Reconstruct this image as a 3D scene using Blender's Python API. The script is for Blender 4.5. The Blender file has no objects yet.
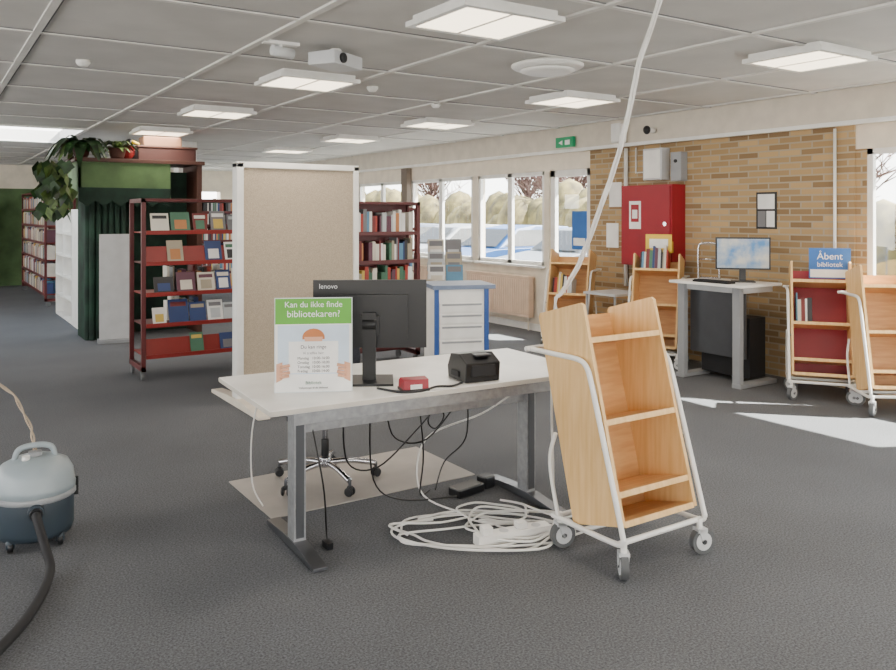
import bpy, bmesh, math, random
from mathutils import Vector, Matrix, Euler
random.seed(7)
R=math.radians
# ------------------------------------------------------------ materials
def lin(c):
    o=[]
    for v in c:
        v/=255.0
        o.append(v/12.92 if v<=0.04045 else ((v+0.055)/1.055)**2.4)
    return tuple(o)+(1,)
MATS={}
def M(name,col,rough=0.5,metal=0.0,noise=None,bump=0.0,emit=0.0,stretch=None,col2=None,coat=0.0):
    if name in MATS: return MATS[name]
    m=bpy.data.materials.new(name); m.use_nodes=True
    nt=m.node_tree; b=nt.nodes['Principled BSDF']
    b.inputs['Base Color'].default_value=lin(col)
    b.inputs['Roughness'].default_value=rough
    b.inputs['Metallic'].default_value=metal
    if coat: b.inputs['Coat Weight'].default_value=coat
    if emit:
        b.inputs['Emission Color'].default_value=lin(col); b.inputs['Emission Strength'].default_value=emit
    tc=nt.nodes.new('ShaderNodeTexCoord'); mp=nt.nodes.new('ShaderNodeMapping')
    nt.links.new(tc.outputs['Object'],mp.inputs['Vector'])
    if stretch: mp.inputs['Scale'].default_value=stretch
    nz=nt.nodes.new('ShaderNodeTexNoise')
    nz.inputs['Scale'].default_value=noise[0] if noise else 6
    nz.inputs['Detail'].default_value=5
    nt.links.new(mp.outputs['Vector'],nz.inputs['Vector'])
    amt=noise[1] if noise else 0.05
    if col2 is None: col2=tuple(max(0,v*(1-amt)) for v in col)
    rp=nt.nodes.new('ShaderNodeValToRGB')
    rp.color_ramp.elements[0].position=0.35; rp.color_ramp.elements[1].position=0.65
    rp.color_ramp.elements[0].color=lin(col2); rp.color_ramp.elements[1].color=lin(col)
    nt.links.new(nz.outputs['Fac'],rp.inputs['Fac']); nt.links.new(rp.outputs['Color'],b.inputs['Base Color'])
    if bump:
        bp=nt.nodes.new('ShaderNodeBump'); bp.inputs['Strength'].default_value=bump; bp.inputs['Distance'].default_value=0.01
        nt.links.new(nz.outputs['Fac'],bp.inputs['Height']); nt.links.new(bp.outputs['Normal'],b.inputs['Normal'])
    MATS[name]=m; return m

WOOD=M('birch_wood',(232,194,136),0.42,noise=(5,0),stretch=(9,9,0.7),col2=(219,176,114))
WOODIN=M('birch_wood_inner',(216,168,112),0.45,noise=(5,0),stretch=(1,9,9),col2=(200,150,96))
WHITE=M('white_paint',(236,235,231),0.4)
WHITEL=M('white_laminate',(250,249,245),0.3)
CHROME=M('chrome',(200,200,205),0.15,1.0)
STEEL=M('brushed_steel',(168,170,173),0.4,0.6,noise=(30,0.1))
DKSTEEL=M('dark_steel',(100,102,106),0.35,0.7)
GREYP=M('grey_paint',(150,153,156),0.5)
LGREY=M('light_grey',(200,202,204),0.5)
BLACK=M('black_plastic',(20,21,24),0.35)
BLACKM=M('black_matte',(28,28,31),0.7)
CABLEW=M('white_cable',(225,224,220),0.5)
REDSH=M('maroon_shelf',(92,32,34),0.45)
REDLIP=M('red_shelf',(142,38,34),0.45)
REDCAB=M('fire_red',(150,20,38),0.35)
FABRIC=M('beige_fabric',(186,171,151),0.95,noise=(180,0.14),bump=0.2)
CREAM=M('cream_paint',(230,220,203),0.5)
RADI=M('radiator_paint',(230,204,180),0.5)
BEIGE=M('fascia_beige',(214,205,190),0.6)
BLUE=M('blue_frame',(34,78,150),0.4)
GREEN=M('sign_green',(96,172,58),0.5)
PAPER=M('paper',(242,242,240),0.6)
INK=M('ink',(40,42,46),0.6)
INKY=M('ink_grey',(120,120,124),0.6)
DGREEN=M('dark_green_cloth',(30,62,48),0.8,noise=(4,0.4))
LGREEN=M('olive_green_board',(92,122,76),0.7,noise=(3,0.2))
LEAF=M('leaf_green',(44,78,38),0.5,noise=(10,0.5))
LEAF2=M('leaf_light',(100,126,62),0.5,noise=(10,0.4))
BROWN=M('brown_wood',(78,46,36),0.6)
RUBBER=M('grey_rubber',(90,92,94),0.6)
SKIN=M('print_skin',(222,170,140),0.6)
HAIR=M('print_hair',(196,120,70),0.6)
BOOKC=[M('book_%d'%i,c,0.5) for i,c in enumerate([(170,64,52),(226,222,210),(44,66,116),(214,184,92),(74,120,96),(120,120,125),(236,236,234),(100,58,76),(92,142,176),(192,128,78),(45,45,50),(170,160,140),(215,208,194),(120,46,46),(230,228,222),(190,196,200)])]

def M_glass():
    m=bpy.data.materials.new('window_glass'); m.use_nodes=True; nt=m.node_tree
    for n in list(nt.nodes): nt.nodes.remove(n)
    o=nt.nodes.new('ShaderNodeOutputMaterial'); mx=nt.nodes.new('ShaderNodeMixShader')
    t=nt.nodes.new('ShaderNodeBsdfTransparent'); g=nt.nodes.new('ShaderNodeBsdfGlossy'); g.inputs['Roughness'].default_value=0.02
    t.inputs['Color'].default_value=(0.95,0.97,0.97,1)
    mx.inputs['Fac'].default_value=0.06
    nt.links.new(t.outputs[0],mx.inputs[1]); nt.links.new(g.outputs[0],mx.inputs[2]); nt.links.new(mx.outputs[0],o.inputs[0])
    return m
GLASS=M_glass()
def M_carpet():
    m=bpy.data.materials.new('grey_carpet'); m.use_nodes=True; nt=m.node_tree; b=nt.nodes['Principled BSDF']
    tc=nt.nodes.new('ShaderNodeTexCoord')
    n1=nt.nodes.new('ShaderNodeTexNoise'); n1.inputs['Scale'].default_value=110; n1.inputs['Detail'].default_value=4; n1.inputs['Roughness'].default_value=0.7
    n2=nt.nodes.new('ShaderNodeTexNoise'); n2.inputs['Scale'].default_value=1.1; n2.inputs['Detail'].default_value=4
    for n in (n1,n2): nt.links.new(tc.outputs['Object'],n.inputs['Vector'])
    r1=nt.nodes.new('ShaderNodeValToRGB'); r1.color_ramp.elements[0].position=0.34; r1.color_ramp.elements[1].position=0.68
    r1.color_ramp.elements[0].color=lin((62,64,68)); r1.color_ramp.elements[1].color=lin((118,120,124))
    r2=nt.nodes.new('ShaderNodeValToRGB'); r2.color_ramp.elements[0].position=0.3; r2.color_ramp.elements[1].position=0.75
    r2.color_ramp.elements[0].color=(0.85,0.85,0.85,1); r2.color_ramp.elements[1].color=(1.08,1.08,1.08,1)
    mx=nt.nodes.new('ShaderNodeMixRGB'); mx.blend_type='MULTIPLY'; mx.inputs[0].default_value=1
    nt.links.new(n1.outputs['Fac'],r1.inputs[0]); nt.links.new(n2.outputs['Fac'],r2.inputs[0])
    nt.links.new(r1.outputs[0],mx.inputs[1]); nt.links.new(r2.outputs[0],mx.inputs[2]); nt.links.new(mx.outputs[0],b.inputs['Base Color'])
    b.inputs['Roughness'].default_value=0.95
    bp=nt.nodes.new('ShaderNodeBump'); bp.inputs['Strength'].default_value=0.25; bp.inputs['Distance'].default_value=0.008
    nt.links.new(n1.outputs['Fac'],bp.inputs['Height']); nt.links.new(bp.outputs[0],b.inputs['Normal'])
    return m
CARPET=M_carpet()
def M_brick():
    m=bpy.data.materials.new('yellow_brick'); m.use_nodes=True; nt=m.node_tree; b=nt.nodes['Principled BSDF']
    tc=nt.nodes.new('ShaderNodeTexCoord'); sp=nt.nodes.new('ShaderNodeSeparateXYZ'); cb=nt.nodes.new('ShaderNodeCombineXYZ')
    nt.links.new(tc.outputs['Object'],sp.inputs[0]); nt.links.new(sp.outputs['Y'],cb.inputs['X']); nt.links.new(sp.outputs['Z'],cb.inputs['Y'])
    br=nt.nodes.new('ShaderNodeTexBrick'); br.inputs['Scale'].default_value=1
    br.inputs['Brick Width'].default_value=0.235; br.inputs['Row Height'].default_value=0.064; br.inputs['Mortar Size'].default_value=0.008
    br.inputs['Color1'].default_value=lin((188,158,114)); br.inputs['Color2'].default_value=lin((132,107,76)); br.inputs['Mortar'].default_value=lin((166,154,132))
    nt.links.new(cb.outputs[0],br.inputs['Vector']); nt.links.new(br.outputs['Color'],b.inputs['Base Color'])
    bp=nt.nodes.new('ShaderNodeBump'); bp.inputs['Strength'].default_value=0.5; bp.inputs['Distance'].default_value=0.01; bp.invert=True
    nt.links.new(br.outputs['Fac'],bp.inputs['Height']); nt.links.new(bp.outputs[0],b.inputs['Normal'])
    b.inputs['Roughness'].default_value=0.9
    return m
BRICK=M_brick()
CEIL=M('ceiling_board',(200,198,194),0.85,noise=(2.5,0.05))
STRIP=M('ceiling_strip',(216,214,209),0.6)
LAMP=M('lamp_diffuser',(255,238,208),0.4,emit=4)

# ------------------------------------------------------------ builder
class B:
    def __init__(s,name): s.name=name; s.bm=bmesh.new(); s.mats=[]
    def mi(s,m):
        if m not in s.mats: s.mats.append(m)
        return s.mats.index(m)
    def raw(s,vs,fs,m,T=None,smooth=False):
        i=s.mi(m); bv=[s.bm.verts.new((T@Vector(v)) if T else Vector(v)) for v in vs]
        for f in fs:
            try:
                fc=s.bm.faces.new([bv[k] for k in f]); fc.material_index=i; fc.smooth=smooth
            except ValueError: pass
    def box(s,lo,hi,m,T=None):
        x0,y0,z0=lo; x1,y1,z1=hi
        vs=[(x0,y0,z0),(x1,y0,z0),(x1,y1,z0),(x0,y1,z0),(x0,y0,z1),(x1,y0,z1),(x1,y1,z1),(x0,y1,z1)]
        s.raw(vs,[(0,3,2,1),(4,5,6,7),(0,1,5,4),(1,2,6,5),(2,3,7,6),(3,0,4,7)],m,T)
    def cbox(s,c,sz,m,T=None):
        s.box([c[i]-sz[i]/2 for i in range(3)],[c[i]+sz[i]/2 for i in range(3)],m,T)
    def prism(s,poly,a,b,m,axis='y',T=None):
        def p(u,v,w):
            return (u,w,v) if axis=='y' else ((w,u,v) if axis=='x' else (u,v,w))
        n=len(poly); vs=[p(u,v,a) for u,v in poly]+[p(u,v,b) for u,v in poly]
        fs=[tuple(range(n)),tuple(range(2*n-1,n-1,-1))]+[(i,(i+1)%n+0,(i+1)%n+n,i+n) for i in range(n)]
        s.raw(vs,fs,m,T)
    def lathe(s,prof,m,T=None,n=24):
        vs=[];fs=[]
        for r,z in prof:
            for k in range(n):
                a=2*math.pi*k/n; vs.append((r*math.cos(a),r*math.sin(a),z))
        L=len(prof)
        for j in range(L-1):
            for k in range(n):
                fs.append((j*n+k,j*n+(k+1)%n,(j+1)*n+(k+1)%n,(j+1)*n+k))
        fs.append(tuple(range(n-1,-1,-1))); fs.append(tuple(range((L-1)*n,L*n)))
        s.raw(vs,fs,m,T,smooth=True)
    def cyl(s,p1,p2,r,m,r2=None,n=16,T=None):
        p1=Vector(p1);p2=Vector(p2); d=p2-p1; q=d.to_track_quat('Z','Y').to_matrix().to_4x4()
        TT=Matrix.Translation(p1)@q
        if T: TT=T@TT
        r2=r if r2 is None else r2
        vs=[];L=d.length
        for (rr,z) in ((r,0),(r2,L)):
            for k in range(n):
                a=2*math.pi*k/n; vs.append((rr*math.cos(a),rr*math.sin(a),z))
        i=s.mi(m); bv=[s.bm.verts.new(TT@Vector(v)) for v in vs]
        for k in range(n):
            f=s.bm.faces.new([bv[k],bv[(k+1)%n],bv[n+(k+1)%n],bv[n+k]]); f.material_index=i; f.smooth=True
        f=s.bm.faces.new(bv[:n][::-1]); f.material_index=i
        f=s.bm.faces.new(bv[n:]); f.material_index=i
    def ell(s,c,r,m,T=None,n=16,h=10):
        prof=[(max(1e-4,math.cos(-math.pi/2+math.pi*j/h)),math.sin(-math.pi/2+math.pi*j/h)) for j in range(h+1)]
        TT=Matrix.Translation(c)@Matrix.Diagonal((r[0],r[1],r[2],1))
        if T: TT=T@TT
        s.lathe(prof,m,TT,n)
    def tube(s,pts,r,m,n=8,sub=6,closed=False,T=None,smooth=True):
        P=[Vector(p) for p in pts]
        if smooth and len(P)>2:
            Q=[];N=len(P)
            rng=range(N) if closed else range(N-1)
            for i in rng:
                if closed: p0,p1,p2,p3=P[(i-1)%N],P[i],P[(i+1)%N],P[(i+2)%N]
                else: p0,p1,p2,p3=P[max(i-1,0)],P[i],P[i+1],P[min(i+2,N-1)]
                for k in range(sub):
                    t=k/sub
                    Q.append(0.5*((2*p1)+(-p0+p2)*t+(2*p0-5*p1+4*p2-p3)*t*t+(-p0+3*p1-3*p2+p3)*t**3))
            if not closed: Q.append(P[-1])
            P=Q
        N=len(P); i=s.mi(m); rings=[]; prev=None
        for j in range(N):
            if closed: d=P[(j+1)%N]-P[(j-1)%N]
            else: d=P[min(j+1,N-1)]-P[max(j-1,0)]
            if d.length<1e-9: d=Vector((0,0,1))
            d.normalize()
            if prev is None:
                up=Vector((0,0,1)) if abs(d.z)<0.9 else Vector((1,0,0))
                a=d.cross(up).normalized()
            else:
                a=(prev-d*prev.dot(d))
                a=a.normalized() if a.length>1e-6 else d.orthogonal().normalized()
            prev=a; b=d.cross(a); ring=[]
            for k in range(n):
                t=2*math.pi*k/n; v=P[j]+a*(r*math.cos(t))+b*(r*math.sin(t))
                ring.append(s.bm.verts.new((T@v) if T else v))
            rings.append(ring)
        for j in range(N if closed else N-1):
            A=rings[j];C=rings[(j+1)%N]
            for k in range(n):
                f=s.bm.faces.new([A[k],A[(k+1)%n],C[(k+1)%n],C[k]]); f.material_index=i; f.smooth=True
        if not closed:
            f=s.bm.faces.new(rings[0][::-1]); f.material_index=i
            f=s.bm.faces.new(rings[-1]); f.material_index=i
    def text(s,body,size,m,T,align='CENTER',ext=0.0005):
        cu=bpy.data.curves.new('t','FONT'); cu.body=body; cu.size=size; cu.align_x=align; cu.extrude=ext
        ob=bpy.data.objects.new('t',cu); bpy.context.scene.collection.objects.link(ob)
        dg=bpy.context.evaluated_depsgraph_get(); me=bpy.data.meshes.new_from_object(ob.evaluated_get(dg))
        vs=[tuple(v.co) for v in me.vertices]; fs=[tuple(p.vertices) for p in me.polygons]
        bpy.data.objects.remove(ob); bpy.data.meshes.remove(me)
        s.raw(vs,fs,m,T)
    def done(s,loc=(0,0,0),rz=0,bevel=0,seg=2):
        bmesh.ops.recalc_face_normals(s.bm,faces=s.bm.faces)
        me=bpy.data.meshes.new(s.name); s.bm.to_mesh(me); s.bm.free()
        for m in s.mats: me.materials.append(m)
        ob=bpy.data.objects.new(s.name,me); bpy.context.scene.collection.objects.link(ob)
        ob.location=loc; ob.rotation_euler=(0,0,rz)
        if bevel:
            md=ob.modifiers.new('bevel','BEVEL'); md.width=bevel; md.segments=seg; md.limit_method='ANGLE'; md.angle_limit=R(50)
        return ob
def RX(a): return Matrix.Rotation(a,4,'X')
def RY(a): return Matrix.Rotation(a,4,'Y')
def RZ(a): return Matrix.Rotation(a,4,'Z')
def TR(*a): return Matrix.Translation(a)

# ------------------------------------------------------------ room shell
WX=7.13; WT=.14; H=2.74; Y0,Y1=-4.0,20.6; XL=-4.0
b=B('floor'); b.box((XL,Y0,-0.1),(WX+WT,Y1+0.3,0),CARPET); b.done()
SK=(0.65,1.8,11.5,13.7)
b=B('ceiling')
b.box((XL,Y0,H),(WX+WT,SK[2],H+0.16),CEIL); b.box((XL,SK[3],H),(WX+WT,Y1+0.3,H+0.16),CEIL)
b.box((XL,SK[2],H),(SK[0],SK[3],H+0.16),CEIL); b.box((SK[1],SK[2],H),(WX+WT,SK[3],H+0.16),CEIL); b.done()
b=B('window_skylight'); b.box((SK[0],SK[2],H+0.17),(SK[1],SK[3],H+0.18),GLASS)
for lo,hi in (((SK[0]-.06,SK[2]-.06,H-.02),(SK[0],SK[3]+.06,H)),((SK[1],SK[2]-.06,H-.02),(SK[1]+.06,SK[3]+.06,H)),((SK[0],SK[2]-.06,H-.02),(SK[1],SK[2],H)),((SK[0],SK[3],H-.02),(SK[1],SK[3]+.06,H))): b.box(lo,hi,WHITE)
b.done()
b=B('trim_ceiling')
SH=M('ceiling_joint',(112,113,115),0.8)
x=0.6-1.25*3
while x<WX-0.2:
    if not(SK[0]<x<SK[1]): 
        b.box((x-0.022,Y0,H-0.014),(x+0.022,Y1,H),STRIP); b.box((x+0.022,Y0,H-0.004),(x+0.036,Y1,H),SH)
    x+=1.25
y=3.15-1.2*5
while y<Y1:
    if not(SK[2]-.1<y<SK[3]+.1):
        b.box((XL,y-0.018,H-0.012),(WX-0.15,y+0.018,H),STRIP); b.box((XL,y-0.03,H-0.004),(WX-0.15,y-0.018,H),SH)
    y+=1.2
b.done()
# window wall
wins=[(-3.6,-1.9),(-1.7,0.0),(0.2,1.9),(2.0,3.95),(8.42,9.98),(10.12,11.98),(12.12,13.98),(14.2,16.0),(16.2,18.1),(18.3,20.2)]
b=B('wall_right')
SILL,HEAD=0.9,2.2
b.box((WX,Y0,HEAD),(WX+WT,Y1,H),CREAM)
b.box((WX,Y0,0),(WX+WT,4.05,SILL),CREAM); b.box((WX,8.32,0),(WX+WT,Y1,SILL),CREAM)
edges=[Y0]+[e for w in wins for e in w]+[Y1]
for i in range(0,len(edges),2):
    a,c=edges[i],edges[i+1]
    if abs(a-3.95)<.01:
        b.box((WX,3.95,SILL),(WX+WT,4.05,HEAD),BRICK); b.box((WX,8.32,SILL),(WX+WT,8.42,HEAD),CREAM)
    else: b.box((WX,a,SILL),(WX+WT,c,HEAD),CREAM)
b.done()
b=B('wall_brick'); b.box((WX-0.02,4.05,0),(WX+WT,7.50,HEAD),BRICK); b.box((WX-0.02,4.05,HEAD),(WX,7.50,2.42),BRICK); b.done()
b=B('trim_fascia'); b.box((WX-.16,Y0,2.42),(WX,Y1,H),BEIGE); b.box((WX-.175,Y0,2.41),(WX-.15,Y1,2.45),WHITE); b.done(bevel=.004)
b=B('trim_pier'); b.box((WX-.1,11.96,0),(WX,12.16,2.41),M('pier_brown',(110,98,88),.7)); b.done(bevel=.004)
def window(name,y0,y1,z0=SILL,z1=HEAD,mull=0):
    b=B(name); t=.055
    X0,X1=WX+.01,WX+.06
    b.box((X0,y0,z0),(X1,y0+t,z1),WHITE); b.box((X0,y1-t,z0),(X1,y1,z1),WHITE)
    b.box((X0,y0,z0),(X1,y1,z0+t),WHITE); b.box((X0,y0,z1-t),(X1,y1,z1),WHITE)
    for k in range(mull):
        yy=y0+(y1-y0)*(k+1)/(mull+1); b.box((X0,yy-.05,z0),(X1,yy+.05,z1),WHITE)
    b.box((WX+.03,y0+t,z0+t),(WX+.036,y1-t,z1-t),GLASS)
    b.box((WX-.06,y0-.03,z0-.03),(WX+.01,y1+.03,z0),WHITE)
    return b.done(bevel=.003)
for i,(a,c) in enumerate(wins): window('window_%d'%(i+1),a,c,mull=0 if a==2.0 else 1)
b=B('door_1')
y0,y1=7.51,8.31
for lo,hi in (((WX+.02,y0,0),(WX+.08,y0+.09,HEAD)),((WX+.02,y1-.09,0),(WX+.08,y1,HEAD)),((WX+.02,y0,HEAD-.09),(WX+.08,y1,HEAD)),((WX+.02,y0,0),(WX+.08,y1,.75))): b.box(lo,hi,WHITE)
b.box((WX+.045,y0+.09,.75),(WX+.052,y1-.09,HEAD-.09),GLASS)
b.cyl((WX-.02,y0+.06,1.05),(WX+.02,y0+.06,1.05),.012,STEEL); b.cyl((WX-.02,y0+.06,1.05),(WX-.02,y0+.18,1.05),.01,STEEL); b.done(bevel=.003)
# other walls
b=B('wall_far')
b.box((XL,Y1,0),(WX+WT,Y1+.3,1.2),LGREEN); b.box((XL,Y1,2.2),(WX+WT,Y1+.3,H),CREAM)
b.box((XL,Y1,1.2),(4.6,Y1+.3,2.2),LGREEN); b.box((5.4,Y1,1.2),(5.5,Y1+.3,2.2),CREAM); b.box((6.5,Y1,1.2),(WX+WT,Y1+.3,2.2),CREAM); b.done()
b=B('wall_left'); b.box((XL-.3,Y0,0),(XL,Y1+.3,.8),CREAM); b.box((XL-.3,Y0,2.3),(XL,Y1+.3,H+.16),CREAM)
yy=Y0
while yy<Y1: b.box((XL-.3,yy,.8),(XL,yy+.5,2.3),CREAM); yy+=2.6
b.done()
b=B('wall_back'); b.box((XL-.3,Y0-.3,0),(WX+WT,Y0,.8),CREAM); b.box((XL-.3,Y0-.3,2.3),(WX+WT,Y0,H+.16),CREAM)
xx=XL
while xx<WX: b.box((xx,Y0-.3,.8),(xx+.5,Y0,2.3),CREAM); xx+=2.6
b.done()
b=B('column'); b.box((3.3,12.5,0),(3.58,12.78,H),WHITE); b.done(bevel=.01)
b=B('added_sun_overhang'); b.box((WX+WT,Y0,2.45),(WX+.60,Y1,2.75),WHITE); b.done()  # unseen overhang, added to cut the width of the sun patch

# exterior
b=B('ground_outside'); b.box((WX+WT,-40,-.25),(60,70,-.15),M('asphalt',(130,130,128),.9,noise=(3,.1))); b.done()
HEDGE=M('hedge_leaves',(120,108,66),.9,noise=(2.2,0),col2=(70,62,42),bump=.6)
b=B('hedge')
for k in range(110):
    yy=-10+k*.5; b.ell((21+random.uniform(-.6,.6),yy,.6+random.uniform(0,.9)),(1.0,.7,1.0+random.uniform(0,.8)),HEDGE,n=9,h=6)
b.done()
for k,(tx,ty,th) in enumerate([(24,14,7),(26,17.5,7),(27,21,8),(24,26,7),(25,29,8),(26,32,8),(24,38,7),(28,8,8),(25,2,7)]):
    b=B('bare_tree'); b.cyl((0,0,-.2),(0,0,th*.5),.16,BROWN,r2=.1,n=8)
    for j in range(60):
        a=random.uniform(0,6.28); z0=th*random.uniform(.22,.5); L=random.uniform(1.2,2.8); up=random.uniform(.4,1.6)
        p=Vector((0,0,z0)); q=p+Vector((math.cos(a)*L,math.sin(a)*L,up*L)); b.cyl(p,q,.04,BROWN,r2=.012,n=5)
        for _ in range(5):
            t=random.uniform(.3,.95); pp=p.lerp(q,t); qq=pp+Vector((random.uniform(-.9,.9),random.uniform(-.9,.9),random.uniform(.2,1))); b.cyl(pp,qq,.022,BROWN,r2=.008,n=4)
    b.done((tx,ty,-.1))
def car(loc,rz,col):
    m=M('car_%d_%d_%d'%col,col,.45,.0); W=.86
    b=B('parked_car')
    body=[(-2.15,.3),(2.15,.3),(2.2,.55),(2.12,.82),(1.2,.95),(-1.95,.98),(-2.18,.8)]
    b.prism(body,-W,W,m)
    cab=[(-1.9,.95),(1.15,.95),(.45,1.42),(-.2,1.5),(-1.3,1.46)]
    vs=[(u,-.82 if v<1 else -.64,v) for u,v in cab]+[(u,.82 if v<1 else .64,v) for u,v in cab]; n=5
    b.raw(vs,[tuple(range(n)),tuple(range(9,4,-1))]+[(i,(i+1)%n,(i+1)%n+n,i+n) for i in range(n)],m)
    GL=M('car_glass',(16,20,26),.5)
    for sgn in (-1,1):
        b.raw([(-1.6,sgn*.815,1.0),(.95,sgn*.815,1.0),(.4,sgn*.68,1.38),(-1.25,sgn*.68,1.4)],[(0,1,2,3)],GL)
    b.raw([(1.16,-.72,1.0),(1.16,.72,1.0),(.56,.58,1.4),(.56,-.58,1.4)],[(0,1,2,3)],GL)
    b.raw([(-1.90,-.72,1.0),(-1.90,.72,1.0),(-1.40,.58,1.42),(-1.40,-.58,1.42)],[(0,1,2,3)],GL)
    for x in (-1.35,1.35):
        for y in (-.8,.8):
            b.cyl((x,y-.11,.32),(x,y+.11,.32),.32,BLACKM,n=20); b.cyl((x,y-.115,.32),(x,y+.115,.32),.19,STEEL,n=14)
    for y in (-.62,.62): b.cbox((2.13,y,.68),(.1,.34,.14),WHITE)
    b.cbox((2.18,0,.5),(.06,.9,.16),BLACK)
    b.cbox((2.19,0,.66),(.05,.6,.09),BLACK)
    b.done((loc[0],loc[1],-.15),rz,bevel=.03)
for i,(yy,c) in enumerate([(10.4,(50,62,80)),(13.2,(96,100,106)),(16.0,(30,70,120)),(18.8,(120,122,126)),(21.6,(46,60,84)),(24.4,(70,74,78)),(27.4,(120,122,126))]):
    car((12.6+random.uniform(-.2,.2),yy,0),R(180+random.uniform(-4,4)),c)

# ------------------------------------------------------------ ceiling fixtures
def fixture(x,y):
    b=B('ceiling_light')
    b.box((-.31,-.27,-.055),(.31,.27,0),WHITE)
    for lo,hi in (((-.34,-.30,-.065),(.34,-.26,-.035)),((-.34,.26,-.065),(.34,.30,-.035)),((-.34,-.26,-.065),(-.30,.26,-.035)),((.30,-.26,-.065),(.34,.26,-.035))): b.box(lo,hi,WHITE)
    b.box((-.30,-.26,-.060),(.30,.26,-.0545),LAMP)
    b.box((-.01,-.26,-.063),(.01,.26,-.059),WHITE)
    b.done((x,y,H))
    ld=bpy.data.lights.new('lamp','AREA'); ld.shape='RECTANGLE'; ld.size=.6; ld.size_y=.52; ld.energy=18; ld.color=(1,.90,.78)
    lo=bpy.data.objects.new('lamp_light',ld); lo.location=(x,y,H-.08); bpy.context.scene.collection.objects.link(lo)
for y in (-1.05,1.35,3.66,6.15,8.55,10.95): fixture(2.66,y)
for y in (-1.5,.9,3.3,5.75,8.15,10.5,12.9): fixture(5.22,y)
b=B('ceiling_vent'); b.lathe([(.001,-.085),(.16,-.085),(.2,-.07),(.2,-.06)],WHITE,n=36); b.lathe([(.17,-.055),(.25,-.05),(.27,-.035),(.27,-.025),(.2,0)],WHITE,n=36); b.cyl((0,0,-.06),(0,0,0),.12,GREYP); b.done((3.9,4.57,H))
b=B('ceiling_projector'); b.box((-.17,-.11,-.13),(.17,.11,-.04),LGREY); b.cyl((0,0,-.04),(0,0,0),.04,WHITE); b.cyl((-.08,-.13,-.085),(-.08,-.10,-.085),.035,BLACK); b.done((2.38,5.01,H),R(30),bevel=.008)
b=B('ceiling_spotlight'); b.box((-.12,-.03,-.02),(.12,.03,0),WHITE); b.cyl((-.06,0,-.06),(.09,.02,-.07),.035,LGREY); b.cyl((0,0,-.06),(0,0,0),.01,WHITE); b.done((1.98,5.0,H))
for x,y in ((3.35,6.3),(1.0,6.4),(4.4,6.9)):
    b=B('smoke_detector'); b.lathe([(.001,-.045),(.03,-.045),(.05,-.02),(.05,0)],WHITE); b.done((x,y,H))

# ------------------------------------------------------------ desk
b=B('office_desk')
b.box((-.07,0,.705),(1.8,.87,.73),WHITEL)
EDGE=M('desk_edge',(205,200,190),.5)
b.box((-.073,-.003,.707),(1.803,0,.728),EDGE); b.box((-.073,0,.707),(-.07,.873,.728),EDGE)
b.box((.06,.06,.635),(1.74,.1,.704),STEEL); b.box((.06,.72,.635),(1.74,.76,.704),STEEL)
b.box((.06,.1,.66),(.1,.72,.704),STEEL); b.box((1.70,.1,.66),(1.74,.72,.704),STEEL)
for lx in (.14,1.50):
    b.box((lx-.03,.2,.03),(lx+.03,.29,.66),STEEL); b.box((lx-.02,.195,.06),(lx+.02,.2,.6),DKSTEEL)
    b.box((lx-.04,.08,.66),(lx+.04,.72,.70),STEEL)
    b.prism([(-.07,0.004),(.60,0.004),(.60,.025),(.33,.045),(.20,.045),(-.07,.02)],lx-.035,lx+.035,DKSTEEL,axis='x')
b.box((.17,.23,.55),(1.47,.26,.6),STEEL)
b.done((1.36,3.38,0),R(-3),bevel=.003)
b=B('chair_mat'); b.box((1.54,4.02,0),(2.85,4.72,.006),M('mat_board',(170,164,158),.45)); b.done(bevel=.002)

# office chair
b=B('office_chair')
for k in range(5):
    a=R(72*k+14); ca,sa=math.cos(a),math.sin(a)
    b.tube([(0,0,.115),(ca*.15,sa*.15,.115),(ca*.31,sa*.31,.085)],.017,CHROME,n=10)
    b.cyl((ca*.31,sa*.31,.05),(ca*.31,sa*.31,.095),.009,DKSTEEL)
    T=TR(ca*.31,sa*.31,.028)@RZ(a+.6)
    b.cyl((0,-.024,0),(0,-.008,0),.027,BLACK,T=T); b.cyl((0,.008,0),(0,.024,0),.027,BLACK,T=T); b.cbox((0,0,.02),(.03,.03,.025),BLACK,T)
b.cyl((0,0,.09),(0,0,.15),.035,CHROME); b.cyl((0,0,.15),(0,0,.40),.016,CHROME); b.cyl((0,0,.15),(0,0,.26),.024,BLACK)
b.box((-.09,-.11,.385),(.09,.11,.41),BLACK)
b.prism([(-.2,-.2),(-.14,-.235),(.14,-.235),(.2,-.2),(.225,0),(.19,.2),(.12,.22),(-.12,.22),(-.19,.2),(-.225,0)],.41,.465,M('chair_fabric',(48,50,58),.9,noise=(150,.2)),axis='z')
b.tube([(0,.12,.40),(0,.26,.42),(0,.29,.56),(0,.27,.68)],.014,BLACK)
b.prism([(-.18,.56),(.18,.56),(.2,.7),(.17,.88),(.1,.92),(-.1,.92),(-.17,.88),(-.2,.7)],.235,.275,MATS['chair_fabric'])
b.done((2.02,4.40,.006),R(-30),bevel=.012,seg=3)

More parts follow.
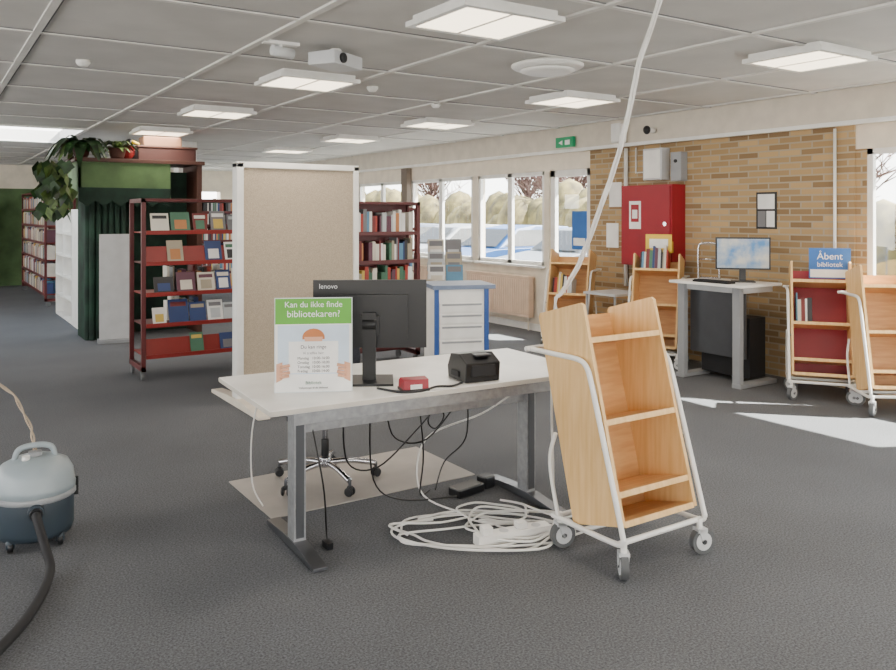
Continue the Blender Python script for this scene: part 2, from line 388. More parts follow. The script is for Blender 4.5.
# desk items
DT=.73
tx=RX(R(90))
b=B('sign_holder')
w,h=.37,.46
b.box((-w/2,0,.004),(w/2,.003,h),PAPER)
ACR=M('acrylic',(225,232,235),.1)
b.box((-w/2-.004,.003,0),(w/2+.004,.007,h+.004),ACR); b.prism([(.006,0),(.12,0),(.12,.004),(.01,.006)],-w/2,w/2,ACR,axis='x')
b.box((-w/2,-.0012,h-.125),(w/2,0,h),GREEN)
b.text("Kan du ikke finde",.04,PAPER,TR(0,-.0018,h-.042)@tx); b.text("bibliotekaren?",.046,PAPER,TR(0,-.0018,h-.09)@tx)
SKY=M('print_pale_blue',(206,222,238),.6)
b.box((-w/2+.012,-.0008,.09),(w/2-.012,0,h-.13),SKY)
hp=[(.055*math.cos(R(a)),.045*math.sin(R(a))) for a in range(-10,191,20)]
b.prism([(u,v+.268) for u,v in hp],-.0016,-.0008,HAIR); b.prism([(-.042,.25),(.042,.25),(.045,.272),(-.045,.272)],-.0018,-.0008,SKIN)
b.box((-.12,-.002,.095),(.12,-.0008,.25),PAPER)
b.text("Du kan ringe",.024,INK,TR(0,-.0026,.215)@tx)
b.text("Vi tr\u00e6ffes her:",.018,INKY,TR(0,-.0026,.187)@tx)
for k,t in enumerate(("Mandag   10:00-16:00","Onsdag   10:00-18:00","Torsdag  10:00-16:00","Fredag    10:00-14:00")): b.text(t,.018,INK,TR(0,-.0026,.162-.021*k)@tx)
for s_ in (-1,1):
    for k in range(4):
        b.cyl((s_*(.16),-.001,.075+k*.017),(s_*(.118-.004*(k%2)),-.003,.083+k*.017),.0075,SKIN,n=8)
    b.prism([(s_*.18,.05),(s_*.15,.065),(s_*.15,.15),(s_*.18,.14)],-.002,-.0008,SKIN)
b.text("Bibliotek",.022,BOOKC[4],TR(0,-.0018,.04)@tx); b.text("Velkommen til dit bibliotek",.013,INK,TR(0,-.0018,.018)@tx)
b.done((1.61,3.64,DT+.0005),R(-27))
b=B('computer_monitor')
sw,sh=.60,.355
b.box((-sw/2,0,.165),(sw/2,.022,.17+sh),BLACK)
b.prism([(-.2,.22),(.2,.22),(.2,.45),(-.2,.45)],-.03,0,BLACK)
b.box((-sw/2+.01,.022,.18),(sw/2-.01,.023,.17+sh-.01),M('screen_off',(12,12,14),.1))
b.box((-.05,-.06,.24),(.05,-.028,.34),BLACK); b.box((-.035,-.085,.012),(.035,-.055,.36),BLACK)
b.cyl((-.035,-.07,.3),(.035,-.07,.3),.03,BLACK)
b.prism([(-.13,-.19),(.13,-.19),(.12,.06),(-.12,.06)],0,.012,BLACK,axis='z')
b.text("lenovo",.036,LGREY,TR(-.22,-.0006,.17+sh-.045)@tx)
b.done((1.99,3.77,DT+.0005),R(-31),bevel=.005)
b=B('label_printer')
b.prism([(-.1,0),(.11,0),(.12,.06),(.08,.13),(-.02,.14),(-.11,.10)],-.1,.1,BLACK,axis='x')
b.box((-.07,-.115,.03),(.07,-.10,.09),BLACKM); b.box((-.03,-.08,.128),(.06,0,.138),DKSTEEL); b.box((-.11,-.03,.02),(.112,.06,.05),BLACKM)
b.done((2.46,3.48,DT+.0005),R(-8),bevel=.008)
b=B('barcode_scanner')
b.prism([(-.05,0),(.05,0),(.045,.045),(.02,.062),(-.045,.058)],-.065,.065,REDCAB,axis='x'); b.box((-.03,-.052,.012),(.03,-.048,.035),WHITE); b.box((-.07,-.05,.0),(.07,.05,.012),BLACK)
b.done((2.05,3.42,DT+.0005),R(-15),bevel=.006)
b=B('telephone_cable'); b.tube([(1.90,3.52,.737),(1.96,3.38,.737),(2.06,3.35,.737),(2.16,3.38,.74),(2.24,3.36,.737),(2.33,3.40,.737)],.006,BLACK)
b.done()

# cables
ca_,sa_=.8348,.5505
def cam2w(r,f): return (r*ca_+f*sa_, -r*sa_+f*ca_)
b=B('cable_coil')
def coil(cr,cf,rr,rf,turns,ph,zz,jit=.12,tail=None):
    P=[];n=9
    for k in range(n*turns+3):
        a=ph+2*math.pi*k/n; s1=1+random.uniform(-jit,jit)
        x,y=cam2w(cr+rr*math.cos(a)*s1,cf+rf*math.sin(a)*s1); P.append((x,y,zz+.004*k/n))
    b.tube(P,.006,CABLEW,n=8,sub=6)
coil(.14,4.02,.40,.22,2,1.0,.008,.25); coil(.22,3.95,.40,.16,1,.3,.016,.25); coil(.06,4.0,.32,.18,1,2.0,.012,.3); coil(.34,4.1,.26,.2,2,0,.02,.3); coil(.25,4.25,.2,.16,1,0,.02,.3)
b.tube([(2.6,3.15,.02),(2.4,3.5,.02),(2.35,3.85,.05),(2.45,3.95,.3),(2.6,3.6,.5),(2.75,3.5,.62)],.005,CABLEW)
b.done()
b=B('power_strip'); b.box((-.2,-.035,0),(.2,.035,.05),WHITE)
for k in range(4): b.cyl((-.14+.09*k,0,.05),(-.14+.09*k,0,.052),.024,LGREY)
b.box((-.17,-.025,.051),(-.12,.025,.085),WHITE); b.box((.02,-.025,.051),(.07,.025,.08),WHITE)
b.done((2.44,3.12,.001),R(-10),bevel=.005)
b=B('hanging_cable')
base=[(2.93,2.56,2.74),(2.853,2.67,2.336),(2.847,2.794,1.917),(2.815,2.90,1.625),(2.787,3.02,1.347),(2.75,3.16,1.14)]
tails=[[(2.76,3.2,.7),(2.77,3.2,.3),(2.78,3.19,.06),(2.84,3.16,.012),(2.95,3.2,.01)],[(2.85,3.17,.92),(2.95,3.17,.85)],[(2.86,3.18,.90),(2.97,3.18,.9)]]
for ti,ph in enumerate((0,2.1,4.2)):
    P=[]
    for i in range(len(base)-1):
        for k in range(4):
            t=k/4; p=Vector(base[i]).lerp(Vector(base[i+1]),t); a=ph+(i*4+k)*.55; amp=.008
            P.append(p+Vector((amp*math.cos(a),amp*math.sin(a),0)))
    P.append(Vector(base[-1])); P+=[Vector(t) for t in tails[ti]]
    b.tube(P,.0065,CABLEW,n=7,sub=3)
b.cyl((2.93,2.56,2.70),(2.93,2.56,2.74),.035,WHITE)
b.done()
b=B('desk_cable_bundle')
cab=[[(1.75,3.6,.63),(1.8,3.65,.35),(2.0,3.7,.28),(2.2,3.65,.45),(2.35,3.6,.62)],
[(2.0,3.62,.63),(2.1,3.7,.42),(2.3,3.7,.38),(2.5,3.65,.60)],
[(2.2,3.62,.63),(2.28,3.7,.3),(2.35,3.85,.03),(2.45,3.9,.02)],
[(2.5,3.6,.63),(2.56,3.7,.35),(2.48,3.8,.2),(2.42,3.8,.05)],
[(1.58,3.62,.63),(1.62,3.55,.3),(1.66,3.6,.05),(1.63,3.52,.012)],
[(2.3,3.62,.62),(2.36,3.62,.52),(2.32,3.64,.45),(2.26,3.62,.5),(2.3,3.62,.6)],
[(1.9,3.6,.63),(2.0,3.75,.2),(2.2,3.8,.04),(2.5,3.7,.03)]]
for c in cab: b.tube(c,.0045,BLACK,n=6)
b.cbox((1.63,3.52,.02),(.03,.06,.03),BLACK); b.tube([(1.50,4.05,.70),(1.47,4.12,.45),(1.50,4.2,.15),(1.56,4.2,.012)],.0045,CABLEW)
b.done()
b=B('power_adapter'); b.box((-.1,-.05,0),(.1,.05,.05),BLACK); b.box((.12,-.04,0),(.2,.04,.07),BLACK); b.done((2.62,3.78,.001),R(10),bevel=.008)

# ------------------------------------------------------------ book carts
def book_cart(loc,rz,inner=None,items=None,scale=1):
    b=B('book_cart')
    T=TR(0,-.2,.227)@RX(R(-15)); hw=.245; D=.33; t=.018
    side=[(0,0),(D,0),(D,.985),(D-.015,1.0),(.015,1.0),(0,.985)]
    b.prism(side,-hw,-hw+t,WOOD,axis='x',T=T); b.prism(side,hw-t,hw,WOOD,axis='x',T=T)
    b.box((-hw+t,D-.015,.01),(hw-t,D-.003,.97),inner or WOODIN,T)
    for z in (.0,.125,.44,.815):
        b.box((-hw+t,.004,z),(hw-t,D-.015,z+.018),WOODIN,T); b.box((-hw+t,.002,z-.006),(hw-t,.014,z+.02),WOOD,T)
    r=.0125
    for s_ in (-1,1):
        x=s_*.268
        b.tube([(x,.395,.93),(x,.2,.93),(x,.06,.928),(x,.005,.90),(x,-.03,.82),(x,-.13,.5),(x,-.215,.22),(x,-.225,.18),(x,-.19,.155),(x,0,.15),(x,.2,.15),(x,.24,.15)],r,WHITE,n=10)
        b.tube([(x,.2,.15),(x,.26,.4),(x,.22,.55)],.01,WHITE)
        b.cyl((x,-.1,.55),(s_*.246,-.1,.55),.009,STEEL)
    b.tube([(-.268,.39,.93),(-.268,.405,.93),(-.25,.42,.93),(.25,.42,.93),(.268,.405,.93),(.268,.39,.93)],r,WHITE,n=10,sub=4)
    b.cyl((-.268,-.2,.16),(.268,-.2,.16),r,WHITE); b.cyl((-.268,.22,.15),(.268,.22,.15),r,WHITE); b.cyl((-.268,.02,.15),(.268,.02,.15),r,WHITE)
    for sx in (-1,1):
        for sy in (-1,1):
            x,y=sx*.25,sy*.21
            b.cyl((x,y,.12),(x,y,.17),.014,WHITE); W=TR(x,y,.062)@RZ(R(35*sx*sy+20))
            b.box((-.02,-.024,.045),(.03,.024,.062),LGREY,W)
            for q in (-.022,.022): b.prism([(-.018,.06),(.03,.06),(.022,-.008),(.008,-.008)],q-.002,q+.002,LGREY,T=W)
            W2=W@TR(.015,0,0)
            b.cyl((0,-.016,0),(0,.016,0),.061,RUBBER,n=24,T=W2); b.cyl((0,-.018,0),(0,.018,0),.042,LGREY,n=20,T=W2); b.cyl((0,-.024,0),(0,.024,0),.012,DKSTEEL,T=W2)
    if items:
        for (z,x0,x1,dep) in items:
            x=x0
            while x<x1:
                w=random.uniform(.012,.04); hh=random.uniform(.18,.27); b.box((x,.05,z+.02),(x+w-.002,.05+dep,z+.02+hh),random.choice(BOOKC),T); x+=w
    return b.done(loc,rz,bevel=.003)
book_cart((2.82,2.71,0),0)
book_cart((6.60,4.06,0),R(-54),inner=REDCAB,items=[(.44,-.2,-.08,.18)])
book_cart((6.62,3.44,0),R(-40))
book_cart((6.52,5.88,0),R(-58),items=[(.815,-.18,.1,.2)])
book_cart((6.50,7.22,0),R(-58),items=[(.44,-.2,.0,.2)])

b=B('tabletop_sign'); BL=M('poster_blue',(46,104,178),.5)
b.box((-.17,0,0),(.17,.012,.27),BL); b.text("\u00c5bent",.085,PAPER,TR(0,-.001,.17)@tx); b.text("bibliotek",.06,PAPER,TR(0,-.001,.105)@tx); b.box((-.16,-.002,.01),(.16,0,.08),PAPER)
b.box((-.16,.012,0),(.16,.06,.004),WHITE)
b.done((6.75,4.07,1.035),R(-50))
# ------------------------------------------------------------ right desk
b=B('standing_desk')
b.box((0,0,.93),(.62,.84,.955),WHITEL)
b.box((.06,.06,.03),(.12,.14,.93),GREYP); b.box((.06,.70,.03),(.12,.78,.93),GREYP)
b.box((.05,.04,0),(.6,.14,.04),GREYP); b.box((.05,.70,0),(.6,.80,.04),GREYP)
b.box((.2,.1,.25),(.22,.74,.93),DKSTEEL); b.box((.32,.14,.05),(.56,.70,.62),BLACKM); b.box((.1,.06,.87),(.56,.78,.93),LGREY)
b.done((6.22,4.60,0),0,bevel=.004)
b=B('computer_monitor'); 
SCR=M('screen_image',(70,130,190),.3,noise=(7,0),col2=(200,200,190),emit=.0)
b.box((-.25,0,.12),(.25,.025,.43),BLACK); b.box((-.235,-.001,.135),(.235,0,.415),SCR); b.box((-.03,.025,.01),(.03,.05,.3),BLACK); b.prism([(-.11,-.06),(.11,-.06),(.1,.11),(-.1,.11)],0,.012,BLACK,axis='z')
b.done((6.60,4.86,.9555),R(-48),bevel=.004)
b=B('keyboard'); b.box((-.2,-.06,0),(.2,.06,.018),BLACK)
for i in range(12):
    for j in range(4): b.box((-.19+i*.032,-.05+j*.026,.018),(-.162+i*.032,-.028+j*.026,.024),BLACKM)
b.done((6.32,4.98,.9555),R(-90))
b=B('chrome_tube_loop')  # loop of chrome tube, stands in for a chair back behind the desk
b.tube([(-.1,0,.006),(-.1,0,.3),(-.06,0,.36),(.06,0,.36),(.1,0,.3),(.1,0,.006)],.01,CHROME); b.tube([(-.1,.01,.2),(.1,.01,.2)],.007,CHROME); b.tube([(-.1,0,.008),(-.1,.13,.008),(.1,.13,.008),(.1,0,.008)],.008,CHROME,smooth=False)
b.done((6.6,5.26,.9555),R(-60))
YEL=M('yellow_card',(232,196,60),.5)
b=B('yellow_brochure_box'); b.box((-.14,0,0),(.14,.01,.2),YEL); b.box((-.14,.01,0),(.14,.1,.12),YEL); b.box((-.1,-.002,.05),(.1,0,.15),PAPER); b.done((6.70,6.0,1.19),R(-58))
b=B('side_table'); b.box((-.25,-.25,.70),(.25,.25,.725),LGREY)
for x in (-.22,.22):
    for y in (-.22,.22): b.cyl((x,y,0),(x,y,.70),.014,GREYP)
b.done((6.6,6.56,0))

# wall items
b=B('fire_hose_cabinet'); b.box((6.89,5.98,1.02),(7.108,6.74,1.94),REDCAB); b.box((6.875,6.0,1.04),(6.89,6.72,1.92),REDCAB); b.box((6.872,6.42,1.44),(6.875,6.60,1.76),PAPER); b.box((6.870,6.45,1.52),(6.872,6.57,1.72),REDCAB); b.cyl((6.86,6.06,1.5),(6.875,6.06,1.5),.025,CHROME); b.box((6.868,6.47,1.56),(6.870,6.55,1.66),PAPER); b.done(bevel=.006)
b=B('electrical_box'); b.box((6.97,6.2,2.0),(7.108,6.48,2.36),LGREY); b.box((6.96,6.22,2.02),(6.97,6.46,2.34),WHITE); b.done(bevel=.005)
b=B('alarm_box'); b.box((7.0,5.95,1.98),(7.108,6.1,2.3),GREYP); b.cyl((6.98,6.02,2.2),(7.0,6.02,2.2),.02,BLACK); b.done(bevel=.005)
b=B('wall_conduit'); b.cyl((7.08,6.85,.75),(7.08,6.85,2.40),.025,WHITE); b.cyl((7.08,4.22,.8),(7.08,4.22,2.40),.014,WHITE); b.tube([(7.09,6.48,2.1),(7.09,6.7,2.1),(7.09,6.7,2.4)],.01,WHITE,smooth=False); b.done()
b=B('wall_speaker'); b.box((6.82,6.7,2.45),(6.94,6.85,2.68),WHITE); b.box((6.94,6.75,2.5),(6.97,6.8,2.6),WHITE); b.done(bevel=.02)
b=B('security_camera'); b.cyl((6.84,6.3,2.56),(6.97,6.3,2.56),.03,WHITE); b.ell((6.84,6.3,2.56),(.04,.045,.05),BLACK); b.done()
b=B('wall_poster'); b.box((7.1,4.84,1.46),(7.109,5.07,1.83),BLACK); b.box((7.097,4.86,1.66),(7.1,5.05,1.81),PAPER); b.box((7.097,4.86,1.48),(7.1,4.95,1.64),PAPER); b.box((7.097,4.96,1.48),(7.1,5.05,1.64),INKY); b.done()
b=B('wall_notice'); b.box((7.1,6.95,1.7),(7.109,7.15,2.0),PAPER); b.box((7.1,7.0,1.2),(7.109,7.2,1.5),PAPER); b.done()
b=B('door_poster'); b.box((7.165,7.62,1.15),(7.17,7.9,1.65),BL); b.box((7.162,7.65,1.2),(7.165,7.87,1.3),PAPER); b.done()
b=B('exit_sign'); EX=M('exit_green',(20,130,84),.4,emit=.3); b.box((6.9,7.6,2.47),(6.95,7.92,2.6),EX); b.box((6.898,7.65,2.5),(6.9,7.74,2.56),PAPER); b.prism([(7.79,2.5),(7.86,2.53),(7.79,2.56)],6.896,6.9,PAPER,axis='x'); b.box((6.95,7.72,2.5),(6.97,7.8,2.56),WHITE); b.done()
def radiator(y0,y1):
    b=B('radiator'); b.box((7.0,y0,.18),(7.09,y1,.74),RADI)
    y=y0+.03
    while y<y1-.04: b.box((6.99,y,.22),(7.0,y+.025,.70),RADI); y+=.05
    b.box((6.985,y0-.01,.72),(7.1,y1+.01,.75),RADI); b.box((7.09,y0+.1,.2),(7.129,y0+.15,.6),CREAM); b.box((7.09,y1-.15,.2),(7.129,y1-.1,.6),CREAM)
    b.cyl((7.04,y0+.05,0),(7.04,y0+.05,.2),.012,CREAM); b.cyl((7.04,y1-.05,0),(7.04,y1-.05,.2),.012,CREAM); b.done(bevel=.004)
radiator(8.6,10.1); radiator(10.5,11.9); radiator(12.6,13.9)
b=B('baseboard_right'); b.box((7.09,8.35,0),(7.13,11.95,.09),WHITE); b.box((7.09,12.17,0),(7.13,Y1,.09),WHITE); b.done()

# ------------------------------------------------------------ partition
b=B('partition_screen')
b.box((2.27,6.58,.22),(3.30,6.66,2.0),FABRIC)
b.box((2.21,6.56,.03),(2.27,6.68,2.04),WHITE); b.box((3.30,6.56,.03),(3.35,6.68,2.04),WHITE); b.box((2.21,6.56,2.0),(3.35,6.68,2.05),WHITE); b.box((2.27,6.56,.17),(3.3,6.68,.22),WHITE)
b.prism([(6.0,0),(7.2,0),(7.2,.03),(6.8,.06),(6.4,.06),(6.0,.03)],2.19,2.29,CREAM,axis='x'); b.prism([(6.2,0),(6.75,0),(6.75,.03),(6.2,.03)],3.27,3.36,CREAM,axis='x')
b.done(bevel=.004)
# drawer cabinet
b=B('drawer_cabinet')
b.box((0,0,.05),(.46,.4,.98),WHITE); 
for x in (0,.43): b.box((x-.005,-.012,.05),(x+.035,.0,.98),BLUE)
b.box((-.02,-.03,.98),(.52,.45,1.015),M('cabinet_top',(110,125,152),.4)); b.box((-.005,-.012,.0),(.465,.4,.05),WHITE); b.box((.46,0,.05),(.465,.4,.98),BLUE); b.box((-.005,0,.05),(0,.4,.98),WHITE)
z=.10
for hgt in (.17,.17,.12,.12,.09,.09):
    b.box((.04,-.015,z),(.42,0,z+hgt-.012),WHITE); b.box((.06,-.024,z+hgt-.035),(.40,-.015,z+hgt-.02),GREYP); z+=hgt+.004
b.done((3.56,5.60,0),R(-20),bevel=.003)

# ------------------------------------------------------------ metal bookcases
def books_spine(bk,x0,x1,y,z,dens=.93):
    x=x0
    while x<x1:
        w=random.uniform(.015,.05); hh=random.uniform(.17,.25)
        if random.random()<dens: bk.box((x,y,z),(x+w-.002,y+random.uniform(.14,.18),z+hh),random.choice(BOOKC))
        x+=w
def metal_shelf(loc,rz,L,Hh,dep,zs,end=REDSH,lip=REDLIP,mode='front',name='metal_bookcase'):
    b=B(name)
    for x in (0,L):
        b.box((x-.02,0,.09),(x+.02,.04,Hh),end); b.box((x-.02,dep-.04,.09),(x+.02,dep,Hh),end)
        b.box((x-.02,0,.09),(x+.02,dep,.14),end); b.box((x-.02,0,Hh-.04),(x+.02,dep,Hh),end)
        if mode!='front': b.box((x-.012,dep*.5-.03,.1),(x+.012,dep*.5+.03,Hh),end)
        for y in (.06,dep-.06): b.cyl((x-.012,y,.045),(x+.012,y,.045),.044,RUBBER); b.cyl((x,y,.05),(x,y,.1),.01,STEEL)
    if mode!='front': b.box((0,dep*.5-.006,.12),(L,dep*.5+.006,Hh),end)
    b.box((0,0,Hh-.03),(L,dep,Hh),end)
    bk=B('books')
    for zi,z in enumerate(zs):
        if mode=='front':
            b.box((.02,.0,z),(L-.02,dep,z+.012),lip if zi in(0,2,4) else end); b.box((.02,-.012,z-.01),(L-.02,-.002,z+.03),lip)
            if zi in (0,3): b.box((.02,.0,0),(L-.02,.01,.17),lip,TR(0,.015,z+.014)@RX(R(-20)))
            x=.05+random.uniform(0,.06)
            while x<L-.17:
                w=random.uniform(.12,.19); hh=random.uniform(.16,.24)
                if random.random()<(.3 if zi in (0,3) else .97):
                    c=random.choice(BOOKC); T=TR(x,-.0 if zi in (0,3) else .02,z+.02)@RX(R(-19)); bk.box((0,0,0),(w,.012,hh),c,T)
                    q=random.random()
                    if q<.5: bk.box((w*.1,-.001,hh*.70),(w*.9,0,hh*.88),random.choice(BOOKC),T)
                    if q>.25: bk.box((w*.18,-.001,hh*.12),(w*.82,0,hh*.6),random.choice(BOOKC),T)
                x+=w+random.uniform(.005,.04)
            if zi in (1,2): books_spine(bk,.3,L*random.uniform(.5,.8),dep-.22,z+.013,.8)
        else:
            b.box((.02,.0,z),(L-.02,dep*.5,z+.015),lip); b.box((.02,-.008,z-.015),(L-.02,.0,z+.025),end); b.box((.02,dep*.5,z),(L-.02,dep,z+.015),lip)
            books_spine(bk,.04,L-.07,.02,z+.0155)
    o=b.done(loc,rz,bevel=.002); k=bk.done(loc,rz)
metal_shelf((1.79,8.02,0),0,1.1,1.76,.55,(.22,.52,.82,1.12,1.42))
metal_shelf((3.5,7.4,0),0,1.0,1.74,.5,(.2,.5,.8,1.1,1.4),mode='spine')
metal_shelf((3.9,9.6,0),0,1.9,1.7,.5,(.2,.5,.8,1.1,1.4),mode='spine')
metal_shelf((1.80,19.2,0),R(-90),3.7,2.04,.5,(.2,.5,.8,1.1,1.4,1.7),mode='spine')
metal_shelf((-.2,19.9,0),0,1.6,1.9,.5,(.2,.5,.8,1.1,1.4),mode='spine')
metal_shelf((3.2,15.2,0),0,2.2,1.9,.5,(.2,.5,.8,1.1,1.4,1.65),mode='spine')
b=B('white_bookcase'); b.box((1.9,12.6,0),(2.3,12.63,1.68),WHITE); b.box((1.9,14.97,0),(2.3,15,1.68),WHITE); b.box((2.08,12.63,0),(2.11,14.97,1.68),WHITE); b.box((1.9,13.4,0),(2.3,13.43,1.68),WHITE); b.box((1.9,14.2,0),(2.3,14.23,1.68),WHITE)
for z in (.0,.32,.64,.96,1.3,1.65): b.box((1.9,12.6,z),(2.3,15,z+.03),WHITE)
b.box((1.895,12.6,0),(1.9,13.3,1.68),WHITE)
b.done((-.06,-.6,0),bevel=.003)
# jungle kiosk
b=B('puppet_theatre_kiosk')
b.box((1.80,11.05,0),(2.24,11.6,1.85),DGREEN)
for k in range(6): b.cyl((1.83+k*.075,11.03,0),(1.83+k*.075,11.03,1.85),.035,DGREEN,n=10)
for k in range(6): b.cyl((1.79,11.08+k*.1,0),(1.79,11.08+k*.1,1.85),.045,DGREEN,n=10)
b.prism([(1.66,1.95)]+[(1.66+.1*k,1.78-(.07 if k%2 else 0)) for k in range(12)]+[(2.8,1.95)],10.95,11.0,DGREEN)
b.box((1.66,11.0,1.82),(2.8,11.04,2.3),LGREEN); b.box((1.66,11.0,1.82),(1.70,11.8,2.3),LGREEN)
b.box((1.62,10.97,2.28),(3.25,11.8,2.33),BROWN); b.box((3.15,11.0,0),(3.22,11.7,2.28),BROWN)
b.box((2.24,11.5,0),(3.15,11.54,2.2),DGREEN)
b.done(bevel=.004)
b=B('display_panel'); b.box((-.18,0,.04),(.18,.03,1.36),LGREY); b.box((-.2,-.1,0),(.2,.14,.04),GREYP); b.done((2.04,10.7,0),R(-8),bevel=.004)
b=B('storage_crate'); b.box((2.42,11.15,2.33),(3.18,11.6,2.50),M('crate_brown',(70,36,32),.6)); b.box((2.40,11.13,2.50),(3.2,11.62,2.53),BROWN); b.box((2.5,11.2,2.53),(3.0,11.5,2.66),M('crate_tan',(150,110,84),.6)); b.done(bevel=.01)
b=B('wicker_basket'); b.lathe([(.08,0),(.11,.05),(.13,.12),(.14,.14)],M('wicker',(150,112,64),.8,noise=(60,.4)),n=20); b.done((2.27,11.62,2.331))
def plant(name,loc,n,L,droop,pot=True,scale=1,w=.05,mats=(LEAF,LEAF2)):
    b=B(name)
    if pot: b.lathe([(.07,0),(.09,.04),(.11,.13),(.12,.14)],BROWN,n=16)
    z0=.13 if pot else 0
    for k in range(n):
        a=2*math.pi*k/n+random.uniform(-.3,.3); l=L*random.uniform(.5,1.1); up=random.uniform(.2,.65)*L; m=random.choice(mats)
        pts=[]
        for j in range(6):
            t=j/5; pts.append(Vector((math.cos(a)*l*t,math.sin(a)*l*t,min(.38,z0+up*math.sin(t*math.pi*.6)-droop*t*t*l))))
        sd=Vector((-math.sin(a),math.cos(a),0)); vs=[];fs=[]
        for j,p in enumerate(pts):
            ww=w*(.25+math.sin(math.pi*min(1,.1+j/5*.95))) ; vs+= [p-sd*ww,p+Vector((0,0,-.01)),p+sd*ww]
        for j in range(5): fs+=[(3*j,3*j+1,3*j+4,3*j+3),(3*j+1,3*j+2,3*j+5,3*j+4)]
        b.raw(vs,fs,m,smooth=True)
    return b.done(loc)
plant('potted_plant',(1.72,11.15,2.331),36,.42,.9,w=.06)
plant('potted_fern',(2.15,11.12,2.331),26,.24,.5,w=.035)
b=B('hanging_vine')
for k in range(110):
    a=random.uniform(0,6.28); p=Vector((1.46+random.uniform(-.26,.08),10.9+random.uniform(-.3,.3),2.28-random.random()**1.2*.62)); l=.18; w=.08; sd=Vector((math.cos(a),math.sin(a),.2))*w; dn=Vector((random.uniform(-.07,.07),random.uniform(-.07,.07),-l))
    b.raw([p,p+sd+dn*.4,p+dn,p-sd+dn*.4],[(0,1,2,3)],random.choice((LEAF,LEAF,LEAF2)))
b.tube([(1.62,11.1,2.34),(1.52,11.0,2.2),(1.5,10.95,1.7)],.012,BROWN); b.done()
b=B('toucan_figure')
b.ell((0,0,.1),(.09,.07,.10),M('toucan_red',(140,30,30),.6)); b.ell((.02,0,.23),(.055,.05,.055),BLACK); b.cyl((.06,0,.235),(.16,0,.21),.03,YEL,r2=.008); b.cyl((-.07,0,.08),(-.2,0,.03),.035,BLACK,r2=.02)
b.done((2.31,11.25,2.335),R(-40))

# magazine stand in the middle distance
b=B('magazine_rack'); b.box((0,0,0),(.42,.4,.78),WHITE); b.box((.02,-.01,.04),(.40,0,.76),LGREY)
mc=[BOOKC[i] for i in (6,15,12,8,11,5)]
for i in range(2):
    for j in range(3):
        T=TR(.015+i*.2,.02+j*.11,.78+j*.14)@RX(R(-15)); b.box((0,0,0),(.19,.01,.27),mc[(i*3+j)%6],T); b.box((.02,-.001,.19),(.17,0,.25),INKY,T); b.box((.03,-.001,.04),(.16,0,.15),mc[(i+j*2+2)%6],T)
for j in range(3): b.box((.01,.02+j*.11,.78+j*.14-.1 if j else .7),(.41,.1+j*.11,.78+j*.14),LGREY)
b.done((4.70,7.55,0),R(-30),bevel=.003)
b=B('reading_table'); b.box((0,0,.70),(.95,.5,.73),WHITEL)
for x in (.05,.9):
    for y in (.05,.45): b.cyl((x,y,0),(x,y,.7),.02,GREYP)
b.done((3.6,6.78,0))
b=B('book_pile')
for k in range(7):
    z=.7305; x=3.66+ k*.12
    for j in range(random.randint(2,6)):
        t=random.uniform(.02,.04); b.box((x-.0,6.86+random.uniform(0,.05),z),(x+.11,7.08,z+t),random.choice(BOOKC)); z+=t
b.done()
# ------------------------------------------------------------ vacuum
TEAL=M('vac_dark_teal',(50,62,72),.45); VL=M('vac_pale_blue',(154,166,172),.35)
b=B('vacuum_cleaner')
b.lathe([(.12,.045),(.165,.05),(.175,.08),(.175,.235),(.17,.25)],TEAL,n=32)
b.lathe([(.172,.25),(.182,.255),(.184,.285),(.178,.30),(.172,.345),(.15,.385),(.10,.41),(.06,.418),(.001,.42)],VL,n=32)
b.lathe([(.179,.225),(.185,.23),(.185,.25),(.179,.256)],GREYP,n=32)
b.tube([(-.09,0,.40),(-.07,0,.455),(0,0,.47),(.07,0,.455),(.09,0,.40)],.014,VL,n=10); b.cyl((0,0,.41),(0,0,.44),.03,GREYP); b.cyl((-.04,-.05,.41),(-.04,-.05,.435),.018,WHITE)
for s_ in (-1,1): b.cbox((s_*.18,0,.25),(.025,.05,.09),BLACK)
for k in range(4):
    a=R(45+90*k); x,y=.15*math.cos(a),.15*math.sin(a); b.cyl((x,y,.02),(x,y,.06),.02,TEAL); b.cyl((x-.012,y,.026),(x+.012,y,.026),.0255,BLACK)
b.cyl((.0,-.16,.2),(.0,-.215,.2),.036,TEAL); b.cyl((0,-.2,.2),(0,-.235,.2),.028,BLACK)
b.done((.47,4.40,0),R(-5))
b=B('vacuum_hose')
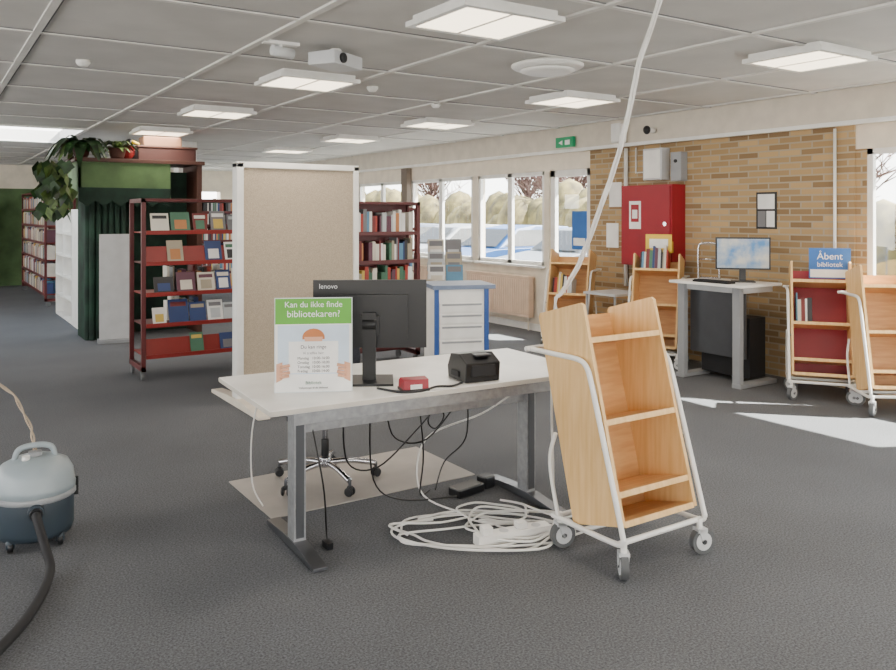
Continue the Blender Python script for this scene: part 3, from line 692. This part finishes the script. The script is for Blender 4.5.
P=[(.45,4.165,.2),(.45,4.12,.19),(.47,4.03,.1),(.48,3.93,.035),(.43,3.73,.024),(.34,3.50,.024),(.25,3.34,.024),(.12,3.15,.024),(-.15,3.0,.024)]
b.tube(P,.02,BLACKM,n=12,sub=14)
b.done()
b=B('vacuum_cord')
A=[(.47,4.40,.445),(.46,4.48,.54),(.40,4.62,.68),(.28,4.85,.77),(.07,5.1,.6),(-.1,5.2,.2),(-.15,5.2,.012),(-.4,5.1,.01)]
for ph in (0,3.14):
    P=[]
    for i in range(len(A)-1):
        for k in range(5):
            p=Vector(A[i]).lerp(Vector(A[i+1]),k/5); a=ph+(i*5+k)*1.1; P.append(p+Vector((.006*math.cos(a),.006*math.sin(a),0)))
    b.tube(P,.0045,M('cord_beige',(176,160,140),.6),n=6,sub=3)
b.done()

# ------------------------------------------------------------ lights
w=bpy.data.worlds.new('World'); bpy.context.scene.world=w; w.use_nodes=True; nt=w.node_tree; bg=nt.nodes['Background']
tc=nt.nodes.new('ShaderNodeTexCoord'); sp=nt.nodes.new('ShaderNodeSeparateXYZ'); rp=nt.nodes.new('ShaderNodeValToRGB')
nt.links.new(tc.outputs['Generated'],sp.inputs[0]); nt.links.new(sp.outputs['Z'],rp.inputs[0]); nt.links.new(rp.outputs[0],bg.inputs[0])
e=rp.color_ramp.elements; e[0].position=0; e[0].color=(1,.97,.92,1); e[1].position=.8; e[1].color=(.76,.84,.96,1)
bg.inputs[1].default_value=9.5
sd=bpy.data.lights.new('sun','SUN'); sd.energy=60; sd.angle=R(.6); sd.color=(1,.95,.86)
so=bpy.data.objects.new('sun',sd); so.rotation_euler=Vector((-1,.55,-1.10)).to_track_quat('-Z','Y').to_euler(); so.location=(20,-5,15); bpy.context.scene.collection.objects.link(so)
# ------------------------------------------------------------ camera
cd=bpy.data.cameras.new('camera'); cd.sensor_width=36; cd.lens=800/896*36; cd.shift_y=-120/896
co=bpy.data.objects.new('camera',cd); co.location=(0,0,1.6); co.rotation_euler=(R(90),0,R(-33.4)); bpy.context.scene.collection.objects.link(co)
bpy.context.scene.camera=co
